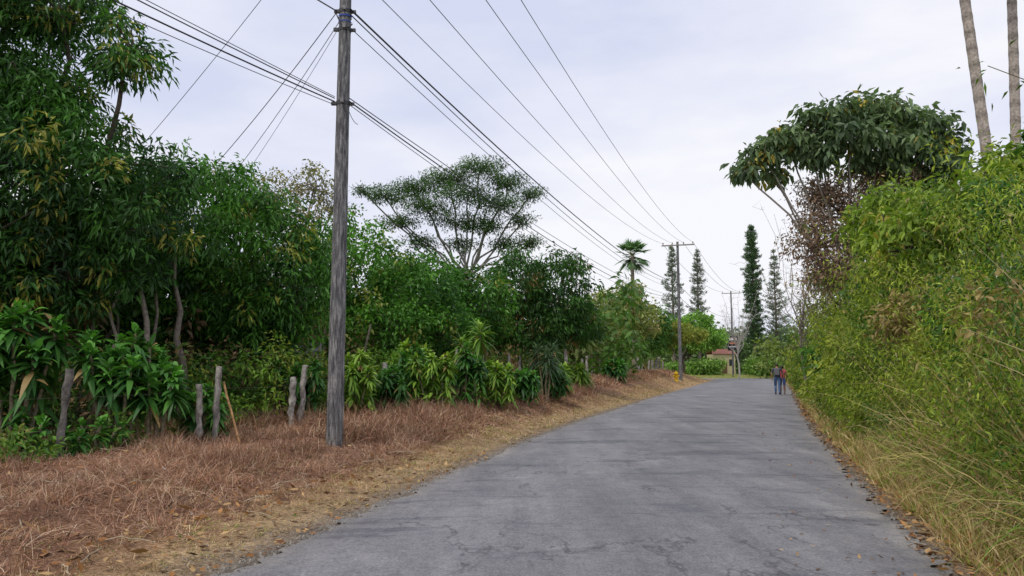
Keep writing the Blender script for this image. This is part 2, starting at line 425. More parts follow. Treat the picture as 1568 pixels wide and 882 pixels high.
tree('mango_tree', (-7.2, 19.5, 0), (-7.3, 19.2, 2.0),
     [(-8.3, 19, 5.3, 2.3, 2.4, 1.8), (-6.4, 18.5, 4.5, 1.6, 2, 1.5), (-5.3, 18.3, 3.6, 1.0, 1.3, 1.3), (-8.8, 18, 3.4, 1.8, 1.6, 1.1), (-6.2, 18, 3.0, 1.3, 1.2, .8), (-10.8, 19, 4.2, 1.8, 1.8, 1.6)],
     .46, 36, .19, .06, [(.022, .070, .020), (.105, .30, .024), (.34, .37, .06)], .16, .36, .7, sub=10, brightf=.3)
tree('leafy_tree', (-4.6, 25.5, 0), (-4.6, 25.3, 2.0),
     [(-5.4, 25, 5.1, 1.6, 1.9, 1.6), (-3.4, 25.5, 4.1, 1.5, 1.8, 1.3), (-4.2, 24.5, 3.0, 2.0, 1.6, 1.0), (-6.6, 25, 3.7, 1.2, 1.5, 1.5), (-2.3, 25.6, 3.0, 1.0, 1.2, 1.0)],
     .52, 36, .17, .085, MD, .14, .4, .4, sub=8, brightf=.3)
tree('leafy_tree', (-2.4, 30.5, 0), (-2.4, 30.2, 2.2),
     [(-3.2, 30, 4.7, 1.7, 1.8, 1.3), (-1.2, 30, 4.2, 1.2, 1.4, 1.5), (-2.4, 30, 3.2, 2.2, 1.6, 1.0), (-4.6, 30.5, 5.2, 1.1, 1.2, 1.0)],
     .58, 32, .21, .10, MD, .14, .42, .4, sub=8, brightf=.2)
tree('rain_tree', (-2.3, 38, 0), (-2.4, 38, 6.2),
     [(-1.7, 38, 12.0, 1.5, 1.6, .55), (-3.3, 38.4, 11.5, 1.6, 1.6, .5), (-5.0, 38, 10.9, 1.4, 1.5, .45), (-6.6, 38, 10.5, 1.3, 1.4, .35), (-.2, 38, 11.2, 1.2, 1.4, .5), (.9, 38, 10.6, .8, 1, .4),
      (-4.4, 37.5, 9.9, 1.6, 1.5, .5), (-2.3, 37.4, 10.5, 1.6, 1.4, .5), (-.6, 37.5, 10.0, 1.5, 1.5, .5), (-3.0, 38, 9.2, 1.6, 1.4, .5), (-1.3, 38, 8.9, 1.3, 1.2, .5),
      (.5, 38, 9.2, .8, 1, .4), (-5.8, 38, 9.1, 1.2, 1.0, .35), (-4.8, 38, 8.1, 1.1, 1.0, .35), (-7.8, 38, 10.8, .6, .6, .15), (-.2, 38, 8.0, 1.1, .9, .4), (-2.6, 38, 8.0, 1.0, .8, .35), (.9, 38, 8.1, .8, .8, .3)],
     .47, 23, .16, .055, [(.05, .115, .04), (.13, .24, .06)], .17, .34, .0, bark=(.28, .26, .22), sub=7, inner=.1, up=3, limb=.36)
tree('mango_tree', (1.2, 34.5, 0), (1.2, 34.3, 2.2),
     [(.3, 34, 5.3, 1.5, 1.8, 1.6), (2.1, 34, 5.1, 1.4, 1.6, 2.0), (1, 33.8, 3.5, 2.1, 1.6, 1.2), (3.2, 34.5, 3.7, .9, 1, 1.1), (-.8, 34, 4.0, 1.1, 1.3, 1.3)],
     .56, 34, .24, .085, [(.026, .08, .02), (.085, .22, .025), (.30, .22, .07)], .16, .42, .7, sub=8, brightf=.15)
tree('sparse_yellow_tree', (-12.5, 42, 0), (-12.6, 42, 6.0),
     [(-13.8, 42, 11.6, 1.9, 1.8, 1.3), (-11.5, 42, 12.2, 1.5, 1.5, 1.3), (-10.4, 42, 10.8, 1.1, 1.2, 1.2), (-15, 42, 10.2, 1.5, 1.6, 1.1), (-12.2, 42, 9.8, 1.8, 1.6, 1.0), (-17.3, 42, 12.3, 1.0, 1, .8)],
     .85, 14, .24, .12, [(.20, .21, .08), (.38, .33, .14)], .16, .4, .3, bark=(.33, .3, .26), sub=26, inner=.4)
tree('sparse_yellow_tree', (8.3, 60, 0), (8.3, 60, 2.8),
     [(7.3, 60, 6.2, 1.6, 1.8, 1.5), (9.4, 60, 7.2, 1.5, 1.8, 1.3), (10.6, 60, 5.3, 1.4, 1.8, 1.3), (8.6, 60, 4.3, 2.0, 1.8, 1.0), (5.8, 60, 5.0, 1.2, 1.5, 1.6)],
     .75, 18, .3, .15, [(.18, .24, .06), (.38, .40, .12), (.44, .32, .14)], .16, .5, .3, bark=(.3, .27, .22), sub=20, brightf=.35)
tree('leafy_tree', (13.0, 76, 0), (13.0, 76, 3),
     [(12.4, 76, 7.5, 2.2, 2, 2.0), (14.6, 76, 6.2, 1.7, 2, 1.8), (13.6, 76, 4.4, 3.0, 2, 1.4), (10.5, 76, 5.5, 1.8, 2, 2)],
     .85, 24, .38, .18, [(.05, .14, .035), (.15, .33, .05), (.30, .32, .08)], .18, .55, .3, sub=6, brightf=.2)
tree('lime_green_tree', (20.2, 88, 0), (20.2, 88, 2.5),
     [(19.5, 88, 6.0, 2.2, 2, 1.4), (22, 88, 6.6, 2.0, 2, 1.4), (23.8, 88, 5.2, 1.6, 2, 1.2), (18.3, 88, 4.4, 1.8, 2, 1.0), (21.5, 88, 4.4, 3, 2, .9)],
     .85, 26, .38, .2, [(.14, .30, .04), (.28, .50, .08)], .15, .55, .2, sub=6)
tree('spreading_shade_tree', (17.6, 78, 0), (17.6, 78, 2.2),
     [(16.5, 78, 4.6, 1.9, 1.6, .7), (18.6, 78, 4.9, 1.9, 1.6, .7), (17.6, 78, 5.6, 1.4, 1.5, .6)],
     .6, 24, .3, .14, YG, .12, .45, .1, bark=(.28, .25, .2), sub=8, brightf=.4)
# big-leaved spreading tree on the right, its limbs wrapped in dry vines
tree('cecropia_tree', (13.9, 28.6, 0), (12.9, 28.3, 4.6),
     [(12.0, 28, 11.0, 1.2, 1.4, .7), (13.4, 28, 11.5, 1.3, 1.4, .65), (14.8, 28.4, 11.4, 1.3, 1.4, .7), (16.2, 28, 10.9, 1.1, 1.2, .7), (10.8, 28, 10.4, 1.0, 1.2, .6), (9.8, 28, 9.8, .8, 1.0, .5),
      (8.95, 28, 9.2, .55, .7, .4), (16.9, 28, 10.0, .7, .9, .7), (13.0, 27.5, 10.3, 1.5, 1.3, .6), (11.5, 27.7, 9.7, .9, 1.0, .5), (15.2, 27.6, 9.9, 1.3, 1.2, .6), (10.3, 28.5, 9.1, .5, .6, .35), (14.2, 28, 9.5, 1.2, 1.1, .5), (16.3, 27.6, 9.1, .9, .9, .6)],
     .50, 12, .36, .16, [(.085, .14, .075), (.18, .26, .11), (.56, .44, .08)], .14, .30, .9, bark=(.36, .32, .28), sub=10, inner=.2, brightf=.35, limb=.4)  # grey-greens lightened, sky reflection on the leaves put into the colour
tree('dry_vine_tree', (14.6, 29, 0), (14.2, 29, 4.2),
     [(14.7, 28.6, 9.1, 1.9, 1.3, .9), (13.1, 28.6, 7.9, 1.8, 1.3, 1.2), (15.6, 28.6, 7.7, 1.7, 1.2, 1.3), (11.7, 28.4, 6.6, 1.3, 1.0, 1.3), (14.2, 28.2, 6.4, 1.8, 1.3, .9), (12.2, 28.2, 5.2, 1.4, 1, 1.0), (16.4, 28.6, 8.8, .9, 1, .7), (11.9, 28.4, 8.4, .9, .8, .8)],
     .40, 15, .15, .065, [(.25, .15, .10), (.40, .27, .17), (.14, .22, .05)], .12, .36, .5, bark=(.30, .22, .18), sub=70, inner=.2, limb=.4)
tree('leafy_tree', (17.5, 24, 0), (16.2, 24, 3.0),
     [(15.2, 24, 6.0, 1.7, 1.6, 1.2), (17.8, 24, 6.8, 1.9, 1.8, 1.3), (13.4, 25, 5.0, 1.5, 1.5, 1.2), (12.2, 23.5, 5.2, 1.0, 1, .9), (14.2, 24.5, 7.0, 1.0, 1, .8)],
     .52, 28, .24, .09, [(.06, .14, .02), (.20, .32, .035), (.36, .34, .07)], .14, .40, .6, sub=8, brightf=.25)
tree('broadleaf_tree', (10.5, 13.5, 0), (10.2, 13.5, 2.5),
     [(9.0, 13.4, 4.6, 1.0, 1.2, .8), (10.6, 14, 5.3, 1.2, 1.4, .8), (7.9, 14.5, 4.1, .8, 1.0, .7), (12.0, 15, 5.8, 1.2, 1.2, .9), (8.6, 16.5, 4.8, .9, 1, .8), (9.6, 18.5, 5.2, .9, 1, .7)],
     .40, 20, .22, .085, [(.08, .18, .02), (.28, .38, .035), (.44, .40, .06)], .10, .34, .6, sub=14, brightf=.35)
tree('vine_covered_tree', (19.5, 38, 0), (19.3, 38, 3),
     [(18.2, 38, 5.6, 1.5, 1.8, 1.3), (17.0, 40, 4.2, 1.3, 1.5, 1.3), (20.2, 38, 6.2, 1.7, 1.6, 1.6), (16.2, 38, 6.2, .8, 1, .7)],
     .62, 24, .24, .11, [(.12, .17, .04), (.26, .28, .07), (.34, .22, .12)], .14, .45, .5, sub=26, bark=(.34, .3, .25))

def baretree(name, x, y, h, w, col, n=26, r=.08):
    m = MB(); base = np.array([x, y, float(hz(x, y)) - .1]); top = np.array([x, y, h * .45])
    tube(m, curve_pts(base, top, 6, (0, 0, 0), .1), np.linspace(r * 2.4, r * 1.6, 6), 6, col)
    for k in range(n):
        a = base + (top - base) * rng.uniform(.5, 1); e = np.array([x + rng.normal() * w * .42, y + rng.normal() * w * .3, h * rng.uniform(.6, 1)])
        c = curve_pts(a, e, 7, (0, 0, -.05 * h), .14); tube(m, c, np.linspace(r, r * .25, 7), 4, col)
        for q in range(9):
            s = c[rng.integers(2, 7)]; e2 = s + rng.normal(size=3) * [w * .12, w * .12, w * .08] + [0, 0, w * .08]
            c2 = curve_pts(s, e2, 4, (0, 0, 0), .05); tube(m, c2, np.linspace(r * .4, r * .15, 4), 3, col)
            tube(m, curve_pts(c2[2], c2[2] + rng.normal(size=3) * w * .07 + [0, 0, w * .04], 3), np.linspace(r * .2, r * .1, 3), 3, col)
    m.build(name, M_bark, None, True)
baretree('bare_tree', 28.0, 92, 11.0, 5, (.46, .42, .39), 18, .045)
baretree('bare_tree', 12.6, 32, 8.6, 2.6, (.34, .28, .24), 26, .02)
baretree('bare_tree', 7.0, 70, 9.0, 3.5, (.42, .38, .34), 22, .05)

def conifer(name, x, y, h, w, dens, col1, col2, gap, taper=.8, nbr=6):
    root = empty(name); mt = MB(); ml = MB(); z0 = float(hz(x, y))
    tube(mt, curve_pts((x, y, z0 - .2), (x, y, h), 8, (0, 0, 0), .03), np.linspace(.25, .05, 8), 7, (.17, .14, .11))
    z = h * .22
    while z < h - .15:
        fr = (h - z) / (h * .78); rl = w * .5 * min(1, fr ** taper * 1.25 + .08) * rng.uniform(.7, 1.15)
        a0 = rng.random() * 6
        for k in range(nbr):
            if rng.random() < .12: continue
            a = a0 + k * 2 * math.pi / nbr + rng.normal() * .25; d = np.array([math.cos(a), math.sin(a), .30 + rng.normal() * .12])
            s = np.array([x, y, z + rng.normal() * gap * .2]); e = s + d * rl * rng.uniform(.6, 1.15)
            tube(mt, [s, (s + e) / 2 - [0, 0, .06], e], [.035, .025, .012], 3, (.15, .12, .1))
            n = int(26 * dens * (rl + .4)); t = rng.random(n) ** .7
            P = s + (e - s) * t[:, None] + rng.normal(size=(n, 3)) * [.09, .09, .12]
            D = norm(d + rng.normal(size=(n, 3)) * .7 + UPV * .5)
            leaves(ml, P, D, rng.uniform(.22, .45, n), .10, np.array(col1) + (np.array(col2) - col1) * rng.random((n, 1)), up=.5, droop=.05)
        z += gap * rng.uniform(.7, 1.3)
    mt.build('trunk', M_bark, root, True); ml.build('needles', M_leaf, root)
conifer('cypress_tree', 39.3, 120, 24.6, 3.4, 1.8, (.07, .14, .07), (.14, .23, .10), .42, .5, 7)
conifer('norfolk_pine', 42.9, 120, 20.8, 4.4, 1.0, (.15, .19, .14), (.23, .28, .19), .62, .75)
conifer('norfolk_pine', 24.0, 110, 20.0, 3.8, 1.0, (.16, .20, .16), (.24, .28, .21), .58, .75)
conifer('norfolk_pine', 28.3, 112, 19.3, 3.4, 1.0, (.17, .20, .17), (.25, .28, .22), .55, .7)

def fanpalm(name, x, y, h):
    root = empty(name); mt = MB(); ml = MB()
    tube(mt, curve_pts((x, y, float(hz(x, y)) - .1), (x, y, h), 8), np.linspace(.24, .16, 8), 8, (.26, .22, .18), .04)
    for k in range(36):
        a = rng.random() * 6.28; el = rng.uniform(-.9, 1.3)
        d = np.array([math.cos(a) * math.cos(el), math.sin(a) * math.cos(el), math.sin(el)])
        s = np.array([x, y, h]); e = s + d * 1.0
        tube(mt, [s, e], [.03, .02], 3, (.15, .18, .05))
        n = 14; side = norm(np.cross(d, UPV)); upd = np.cross(side, d); fa = np.linspace(-1.35, 1.35, n)
        D = d[None] * np.cos(fa)[:, None] + side[None] * np.sin(fa)[:, None] + upd[None] * .12
        ribbons(ml, np.repeat(e[None], n, 0), D, 1.1 * (1 - .2 * np.abs(fa)), .15, .25, 3, np.array([.12, .23, .09]) * rng.uniform(.7, 1.5, (n, 1)))
    mt.build('trunk', M_bark, root, True); ml.build('fronds', M_leaf, root)
fanpalm('fan_palm', 11.5, 70, 12.2)
def featherpalm(name, pts, r, n=16, fl=3.2):
    root = empty(name); mt = MB(); ml = MB()
    pts = np.array(pts, float); t = np.linspace(0, 1, 120); tp = np.linspace(0, 1, len(pts))
    P = np.stack([np.interp(t, tp, pts[:, k]) for k in range(3)], -1)
    for k in range(3): P[:, k] = np.convolve(np.pad(P[:, k], 12, mode='edge'), np.ones(25) / 25, 'valid')
    P[-1] = pts[-1]; P[0] = pts[0]
    rr = r * (1.12 - .3 * t) * (1 + .05 * (np.arange(120) % 3 == 0)); n_ = 10
    ring = np.where((np.arange(120) % 3 == 0)[:, None], .65, 1.05) * np.array([.42, .36, .31])
    tube(mt, P, rr, n_, np.repeat(ring, n_, 0))
    top = P[-1]
    for k in range(n):
        a = rng.random() * 6.28; el = rng.uniform(-.2, 1.1)
        d = np.array([math.cos(a) * math.cos(el), math.sin(a) * math.cos(el), math.sin(el)])
        tt = np.linspace(0, 1, 14)[:, None]; sp = top + d * fl * tt - UPV * fl * .55 * tt ** 2
        tube(mt, sp, np.linspace(.035, .01, 14), 4, (.12, .16, .04))
        q = np.linspace(.12, 1, 60)[:, None]; sp = top + d * fl * q - UPV * fl * .55 * q ** 2
        side = norm(np.cross(d, UPV))
        for s in (-1, 1):
            ribbons(ml, sp, side[None] * s + d[None] * .5 + rng.normal(size=(60, 3)) * .08, .6 * np.sin(np.linspace(.3, 2.9, 60)) + .1, .045, .45, 3, np.array([.07, .18, .03]) * rng.uniform(.7, 1.4, (60, 1)))
    mt.build('trunk', M_bark, root, True); ml.build('fronds', M_leaf, root)
featherpalm('tall_palm', [(13.75, 20, 0), (13.35, 20, 5), (13.0, 20, 10), (12.65, 20, 14.5), (12.55, 20, 16)], .145)
featherpalm('tall_palm', [(14.0, 20.5, 0), (14.2, 20.5, 5), (14.45, 20.5, 10), (14.65, 20.5, 15), (14.75, 20.5, 16.5)], .135)
featherpalm('young_palm', [(11.2, 14.2, 0), (11.2, 14.2, 4.6), (11.2, 14.2, 5.6)], .09, 12, 2.0)

# ------------------------------------------------------------ right-hand thicket
def thicket(mb, mst, n, y0, y1, t0, t1, nlv, L, W, sc=1.0):
    y = rng.uniform(y0, y1, n); tt_ = t0 + (t1 - t0) * rng.random(n) ** 1.4; x = XR(y) + tt_
    H = np.interp(tt_, [.6, 1.1, 1.8, 3.0, 6], [.7, 1.4, 2.8, 3.7, 4.0]) * sc * rng.uniform(.6, 1.15, n) * (1 + .30 * pn(x, y, 0, .8, 2))
    for i in range(n):
        b = np.array([x[i], y[i], float(hz(x[i], y[i]))])
        lean = rng.normal(size=2) * .28 + [-.28, -.1]
        q = np.linspace(0, 1, 7)[:, None]
        bend = np.array([lean[0], lean[1], 0])[None] * H[i] * q ** 2.2 * .9
        pts = b + UPV * H[i] * (q - .10 * q ** 3) + bend
        if i % 3 == 0: tube(mst, pts, np.linspace(.012, .004, 7), 3, (.30, .26, .12))
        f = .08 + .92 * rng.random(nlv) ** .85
        P = np.stack([np.interp(f, q[:, 0], pts[:, j]) for j in range(3)], -1)
        spread = .28 * (1.15 - f)[:, None] * 1.1 + .09
        nb_ = 16; bo = norm(rng.normal(size=(nb_, 3))); bi = rng.integers(0, nb_, nlv)
        P = P + bo[bi] * spread * rng.uniform(.2, 1.6, (nlv, 1)) + rng.normal(size=(nlv, 3)) * [.045, .045, .036]
        D = bo[bi] * .7 + rng.normal(size=(nlv, 3)) * .6 - UPV * .35
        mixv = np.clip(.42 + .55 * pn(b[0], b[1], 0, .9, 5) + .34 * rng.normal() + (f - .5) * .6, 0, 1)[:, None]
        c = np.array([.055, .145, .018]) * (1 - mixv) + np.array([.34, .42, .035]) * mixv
        if rng.random() < .10: c = c * .5 + np.array([.44, .35, .08]) * .5
        dryp = rng.random((nlv, 1)) < (.04 + .16 * (f[:, None] < .3)); c = np.where(dryp, np.array([.46, .36, .17]), c)
        l = L * rng.uniform(.6, 1.3, nlv)
        leaves(mb, P, D, l, W, c * rng.uniform(.6, 1.35, (nlv, 1)), up=.8, droop=.2)
mbl = MB(); mbs = MB()
thicket(mbl, mbs, 440, 5.2, 15, 1.1, 4.6, 240, .085, .021)
thicket(mbl, mbs, 340, 15, 28, .8, 4.6, 180, .13, .036, 1.1)
thicket(mbl, mbs, 320, 28, 62, .7, 4.6, 130, .22, .075, 1.15)
thicket(mbl, mbs, 150, 62, 96, .7, 5, 90, .36, .13, 1.0)
rt = empty('bamboo_thicket'); mbl.build('thicket_leaves', M_leaf, rt); mbs.build('thicket_stems', M_bark, rt)
def shrub(name, specs, nl, L, W, pals, clr):
    m = MB()
    for (y, t_, z, r) in specs:
        n = int(26 * r * r / clr ** 2 * .16) + 8
        d = norm(rng.normal(size=(n, 3))); C = np.array([float(XR(y)) + t_, y, z]) + d * r * rng.uniform(.5, 1, (n, 1))
        Cr = np.repeat(C, nl, 0); M = len(Cr); o = norm(rng.normal(size=(M, 3)))
        pa = np.array(pals[rng.integers(0, len(pals))]); mv = np.repeat(rng.random((n, 1)), nl, 0)
        leaves(m, Cr + o * clr * rng.random((M, 1)) ** .5, o + rng.normal(size=(M, 3)) * .5 - UPV * .5, L * rng.uniform(.6, 1.3, M), W, (pa[0] * (1 - mv) + pa[1] * mv) * rng.uniform(.6, 1.35, (M, 1)), up=1)
    m.build(name, M_leaf)
PW = [((.05, .14, .02), (.15, .32, .03)), ((.20, .26, .03), (.40, .44, .06)), ((.30, .22, .08), (.46, .36, .14)), ((.04, .12, .03), (.10, .25, .04))]
shrub('vine_shrub', [(y_, t_, .5 + 1.4 * t_ * rng.uniform(.4, 1.0), rng.uniform(.25, .6)) for y_, t_ in zip(rng.uniform(7, 20, 34), rng.uniform(1.2, 2.8, 34))], 20, .14, .06, PW, .22)
shrub('vine_shrub', [(y_, t_, .5 + 1.3 * t_ * rng.uniform(.5, 1.1), rng.uniform(.5, 1.1)) for y_, t_ in zip(rng.uniform(20, 60, 32), rng.uniform(1.2, 2.8, 32))], 20, .26, .12, PW, .36)
mb = MB()
def rgrass(n, y0, y1, t0, t1, L0, L1, W, pal, lean=-.45, bl=9, dr=(.2, .6)):
    y = rng.uniform(y0, y1, n); t_ = rng.uniform(t0, t1, n); x = XR(y) + t_
    g = np.repeat(np.arange(n), bl); M = len(g)
    xx = x[g] + rng.normal(size=M) * .05; yy = y[g] + rng.normal(size=M) * .05
    P = np.stack([xx, yy, hz(xx, yy) - .01], -1)
    D = np.stack([rng.normal(size=M) * .35 + lean * .5, rng.normal(size=M) * .4, np.full(M, 1.0)], -1)
    clump = rng.uniform(.5, 1.4, n)
    Lh = rng.uniform(L0, L1, M) * np.interp(t_[g], [0, .4, 1.4], [.35, .6, 1.1]) * clump[g]
    tone = np.where(rng.random(M) < .6, rng.integers(0, len(pal), n)[g], rng.integers(0, len(pal), M))
    c = pal[tone] * rng.uniform(.7, 1.3, (M, 1))
    ribbons(mb, P, D, Lh, W, rng.uniform(dr[0], dr[1], M), 4, c)
C_RG = np.array([[.58, .44, .21], [.44, .38, .13], [.66, .52, .30], [.22, .33, .05], [.52, .32, .17], [.60, .46, .23]])
C_RG2 = np.array([[.24, .38, .05], [.14, .28, .04], [.54, .48, .15], [.60, .48, .22]])
rgrass(1500, 4.2, 14, .30, 1.7, .30, .75, .009, C_RG)
rgrass(700, 4.2, 13, .9, 2.2, .8, 1.7, .012, C_RG, -.4, 10, (.2, .9))
rgrass(330, 4.2, 12, .9, 2.2, .8, 1.7, .016, C_RG2, -.6, 8, (.4, 1.0))
rgrass(110, 4.5, 10, 1.2, 2.2, 1.6, 2.5, .013, C_RG, -.2, 7, (.1, .5))
rgrass(1200, 14, 35, .3, 1.3, .3, .75, .018, C_RG)
rgrass(180, 14, 30, .9, 1.8, .7, 1.5, .02, C_RG, -.4, 9, (.3, .9))
rgrass(800, 35, 95, .3, 1.3, .35, .8, .045, C_RG)
mb.build('tall_roadside_grass', M_grass)

# ------------------------------------------------------------ dracaena shrubs along fence
def dracaena(name, x, y, stems, h, L, W, pal, nleaf=60, sprd=.36, skirt=0):
    root = empty(name); mt = MB(); ml = MB(); z0 = float(hz(x, y))
    for s in range(stems):
        a0 = s * 2.4; rr = sprd * math.sqrt((s + .4) / stems) * 1.5
        ox, oy = math.cos(a0) * rr, math.sin(a0) * rr * .8; hh = h * rng.uniform(.68, 1.08) * (1 - .25 * rr)
        top = np.array([x + ox, y + oy, z0 + hh])
        tube(mt, curve_pts((x + ox * .4, y + oy * .4, z0 - .05), top, 6, (0, 0, 0), .02), np.linspace(.035, .022, 6), 6, (.26, .22, .15))
        n = nleaf + skirt; a = rng.random(n) * 6.28; k_ = rng.random(n); el = -.55 + 1.9 * k_
        dz = (1 - k_) * .38
        if skirt:
            dz[nleaf:] = rng.random(skirt) * hh * .85; el[nleaf:] = rng.uniform(-.5, .8, skirt); k_[nleaf:] = .3
        D = np.stack([np.cos(a) * np.cos(el), np.sin(a) * np.cos(el), np.sin(el)], -1)
        P = top[None] - UPV * dz[:, None]
        mixv = np.clip(k_[:, None] * .8 + .3 * rng.normal(size=(n, 1)), 0, 1)
        c = (np.array(pal[0]) * (1 - mixv) + np.array(pal[1]) * mixv) * rng.uniform(.75, 1.25, (n, 1))
        dead = rng.random((n, 1)) < .03; c = np.where(dead, np.array([.38, .26, .10]), c)
        ribbons(ml, P, D, L * rng.uniform(.6, 1.05, n), W, rng.uniform(.35, .85, n), 5, c, prof=np.array([.35, .9, 1, .85, .5, .04]))
    mt.build('stems', M_bark, root, True); ml.build('leaves', M_leaf, root)
DG = [(.035, .12, .025), (.12, .34, .04)]; DL = [(.12, .26, .03), (.36, .52, .06)]; DD = [(.03, .10, .02), (.08, .24, .03)]
for (x, y, st, h, L, W, pal, sk) in [(-7.5, 11.3, 10, 2.05, .46, .10, DG, 10), (-6.35, 11.9, 9, 1.85, .42, .095, DG, 0), (-5.8, 12.1, 7, 1.65, .40, .09, DG, 0), (-5.5, 13.1, 6, .95, .30, .08, DG, 20), (-6.3, 11.2, 4, .5, .28, .07, DG, 10),
                            (-8.9, 12.8, 7, 1.6, .42, .09, DG, 20), (-7.0, 10.9, 4, .55, .3, .07, DG, 10), (-4.6, 16.1, 7, 1.3, .32, .08, DD, 50), (-3.7, 17.4, 7, 1.4, .32, .075, DL, 60), (-3.1, 18.4, 7, 1.1, .34, .08, DD, 50),
                            (-2.1, 19.6, 7, 1.45, .36, .08, DL, 60), (-2.8, 20.2, 6, 1.6, .4, .085, DG, 40), (-1.3, 20.9, 7, 1.7, .36, .08, DG, 50), (-.5, 22.2, 7, 1.3, .38, .085, DL, 60), (.3, 24.2, 7, 1.4, .4, .09, DG, 50), (-3.0, 22, 6, 1.6, .5, .09, DL, 20),
                            (1.4, 27.2, 6, 1.3, .4, .1, DD, 40), (1.9, 30, 5, 1.2, .5, .11, DL, 30), (3.0, 34, 5, 1.2, .6, .11, DL, 20), (6.2, 44, 5, 1.5, .7, .14, DG, 10), (-9.6, 10.9, 7, 1.9, .42, .085, DG, 0)]:
    dracaena('dracaena_shrub', x, y, st, h, L, W, pal, 60, .36, sk)
dracaena('yucca_plant', 1.2, 26.5, 3, 2.0, .75, .05, [(.05, .10, .05), (.12, .20, .09)], 90)
dracaena('yucca_plant', -1.2, 22.4, 2, 2.5, .75, .06, [(.12, .26, .03), (.26, .42, .05)], 80)

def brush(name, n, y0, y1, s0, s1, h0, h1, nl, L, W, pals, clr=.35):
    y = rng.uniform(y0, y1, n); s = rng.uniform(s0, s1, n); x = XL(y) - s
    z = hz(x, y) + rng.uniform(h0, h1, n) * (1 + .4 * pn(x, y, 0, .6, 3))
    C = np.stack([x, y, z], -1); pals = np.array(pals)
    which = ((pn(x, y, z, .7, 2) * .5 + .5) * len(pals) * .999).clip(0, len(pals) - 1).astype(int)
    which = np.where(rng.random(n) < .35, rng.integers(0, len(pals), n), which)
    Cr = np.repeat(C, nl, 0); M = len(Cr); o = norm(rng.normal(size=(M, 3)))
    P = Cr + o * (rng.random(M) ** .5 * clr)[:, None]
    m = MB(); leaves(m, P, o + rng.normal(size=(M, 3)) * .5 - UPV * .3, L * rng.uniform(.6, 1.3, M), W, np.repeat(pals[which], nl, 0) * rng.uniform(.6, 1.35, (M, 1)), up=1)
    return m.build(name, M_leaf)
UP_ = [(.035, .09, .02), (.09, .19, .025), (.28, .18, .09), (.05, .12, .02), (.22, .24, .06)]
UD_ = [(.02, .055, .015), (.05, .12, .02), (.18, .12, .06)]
brush('undergrowth', 360, 12, 20, 6.2, 10, .05, 1.4, 30, .15, .06, UP_)
brush('undergrowth', 400, 15, 23, 8.0, 13, 1.0, 3.6, 26, .22, .10, UD_)  # added tall mass blocks light behind the mango trunk; dark palette deepens the shade
brush('undergrowth', 550, 18, 32, 6.8, 12, .05, 2.4, 28, .19, .085, UP_)
brush('undergrowth', 650, 30, 60, 6.5, 14, .1, 2.8, 22, .3, .13, UP_)
brush('undergrowth', 420, 60, 90, 6.0, 16, .1, 2.6, 22, .42, .18, [(.14, .24, .05), (.28, .36, .08), (.08, .17, .04), (.34, .28, .12)], .5)
brush('hedge', 280, 14.5, 30, 4.8, 6.4, .1, 1.3, 34, .13, .05, [(.07, .17, .02), (.17, .32, .03), (.36, .42, .06)], .3)
brush('weeds', 90, 9.5, 16, 5.0, 6.2, .03, .4, 26, .10, .04, [(.07, .16, .02), (.14, .26, .03), (.30, .30, .07)], .2)
# thin dark trunks and saplings in the shade behind the fence
m = MB()
for k in range(34):
    y = rng.uniform(14, 34); x = float(XL(y)) - rng.uniform(6.0, 10); z = float(hz(x, y)); h = rng.uniform(2, 3.6)
    g = rng.uniform(.10, .30); tube(m, curve_pts((x, y, z - .1), (x + rng.normal() * .5, y, z + h), 7, (0, 0, 0), .06), np.linspace(.06, .03, 7) * rng.uniform(.6, 1.4), 6, (g, g * .85, g * .7), .06)
m.build('sapling_trunks', M_bark, None, True)
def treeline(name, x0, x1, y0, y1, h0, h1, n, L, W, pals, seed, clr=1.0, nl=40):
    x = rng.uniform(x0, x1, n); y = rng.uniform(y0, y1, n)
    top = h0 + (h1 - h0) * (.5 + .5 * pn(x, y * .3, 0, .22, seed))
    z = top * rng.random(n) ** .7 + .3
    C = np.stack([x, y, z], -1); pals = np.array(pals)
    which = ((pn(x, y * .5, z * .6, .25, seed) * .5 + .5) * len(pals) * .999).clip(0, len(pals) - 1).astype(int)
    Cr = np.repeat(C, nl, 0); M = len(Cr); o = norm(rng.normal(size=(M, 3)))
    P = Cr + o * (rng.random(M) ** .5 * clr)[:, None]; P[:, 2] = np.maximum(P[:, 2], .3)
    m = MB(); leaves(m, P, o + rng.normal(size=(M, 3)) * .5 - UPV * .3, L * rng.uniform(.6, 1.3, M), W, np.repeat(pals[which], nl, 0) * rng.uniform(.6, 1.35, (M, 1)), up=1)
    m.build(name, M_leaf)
treeline('distant_trees', -34, -9, 25, 34, 2.5, 6.0, 900, .40, .20, [(.03, .09, .02), (.07, .16, .025), (.12, .20, .04)], 1, .7, 22)
treeline('distant_trees', -20, 8, 46, 60, 4.0, 7.5, 800, .6, .28, [(.05, .13, .03), (.09, .19, .03), (.18, .23, .06)], 2, 1.0, 22)
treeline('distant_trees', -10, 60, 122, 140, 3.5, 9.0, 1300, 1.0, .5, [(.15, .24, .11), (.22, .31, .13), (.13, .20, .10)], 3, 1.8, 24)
treeline('roadside_hedge', 22, 30.8, 108, 113, 1.0, 2.8, 160, .5, .25, [(.12, .26, .04), (.20, .35, .06), (.10, .18, .04)], 5, .7, 26)
treeline('roadside_hedge', 34.3, 50, 107, 113, 1.2, 3.2, 300, .5, .25, [(.12, .26, .04), (.20, .35, .06), (.10, .18, .04)], 6, .7, 26)
treeline('distant_trees', 34, 60, 60, 105, 3.5, 7.5, 600, .8, .36, [(.10, .18, .04), (.20, .27, .06), (.24, .2, .09)], 6, 1.2, 24)

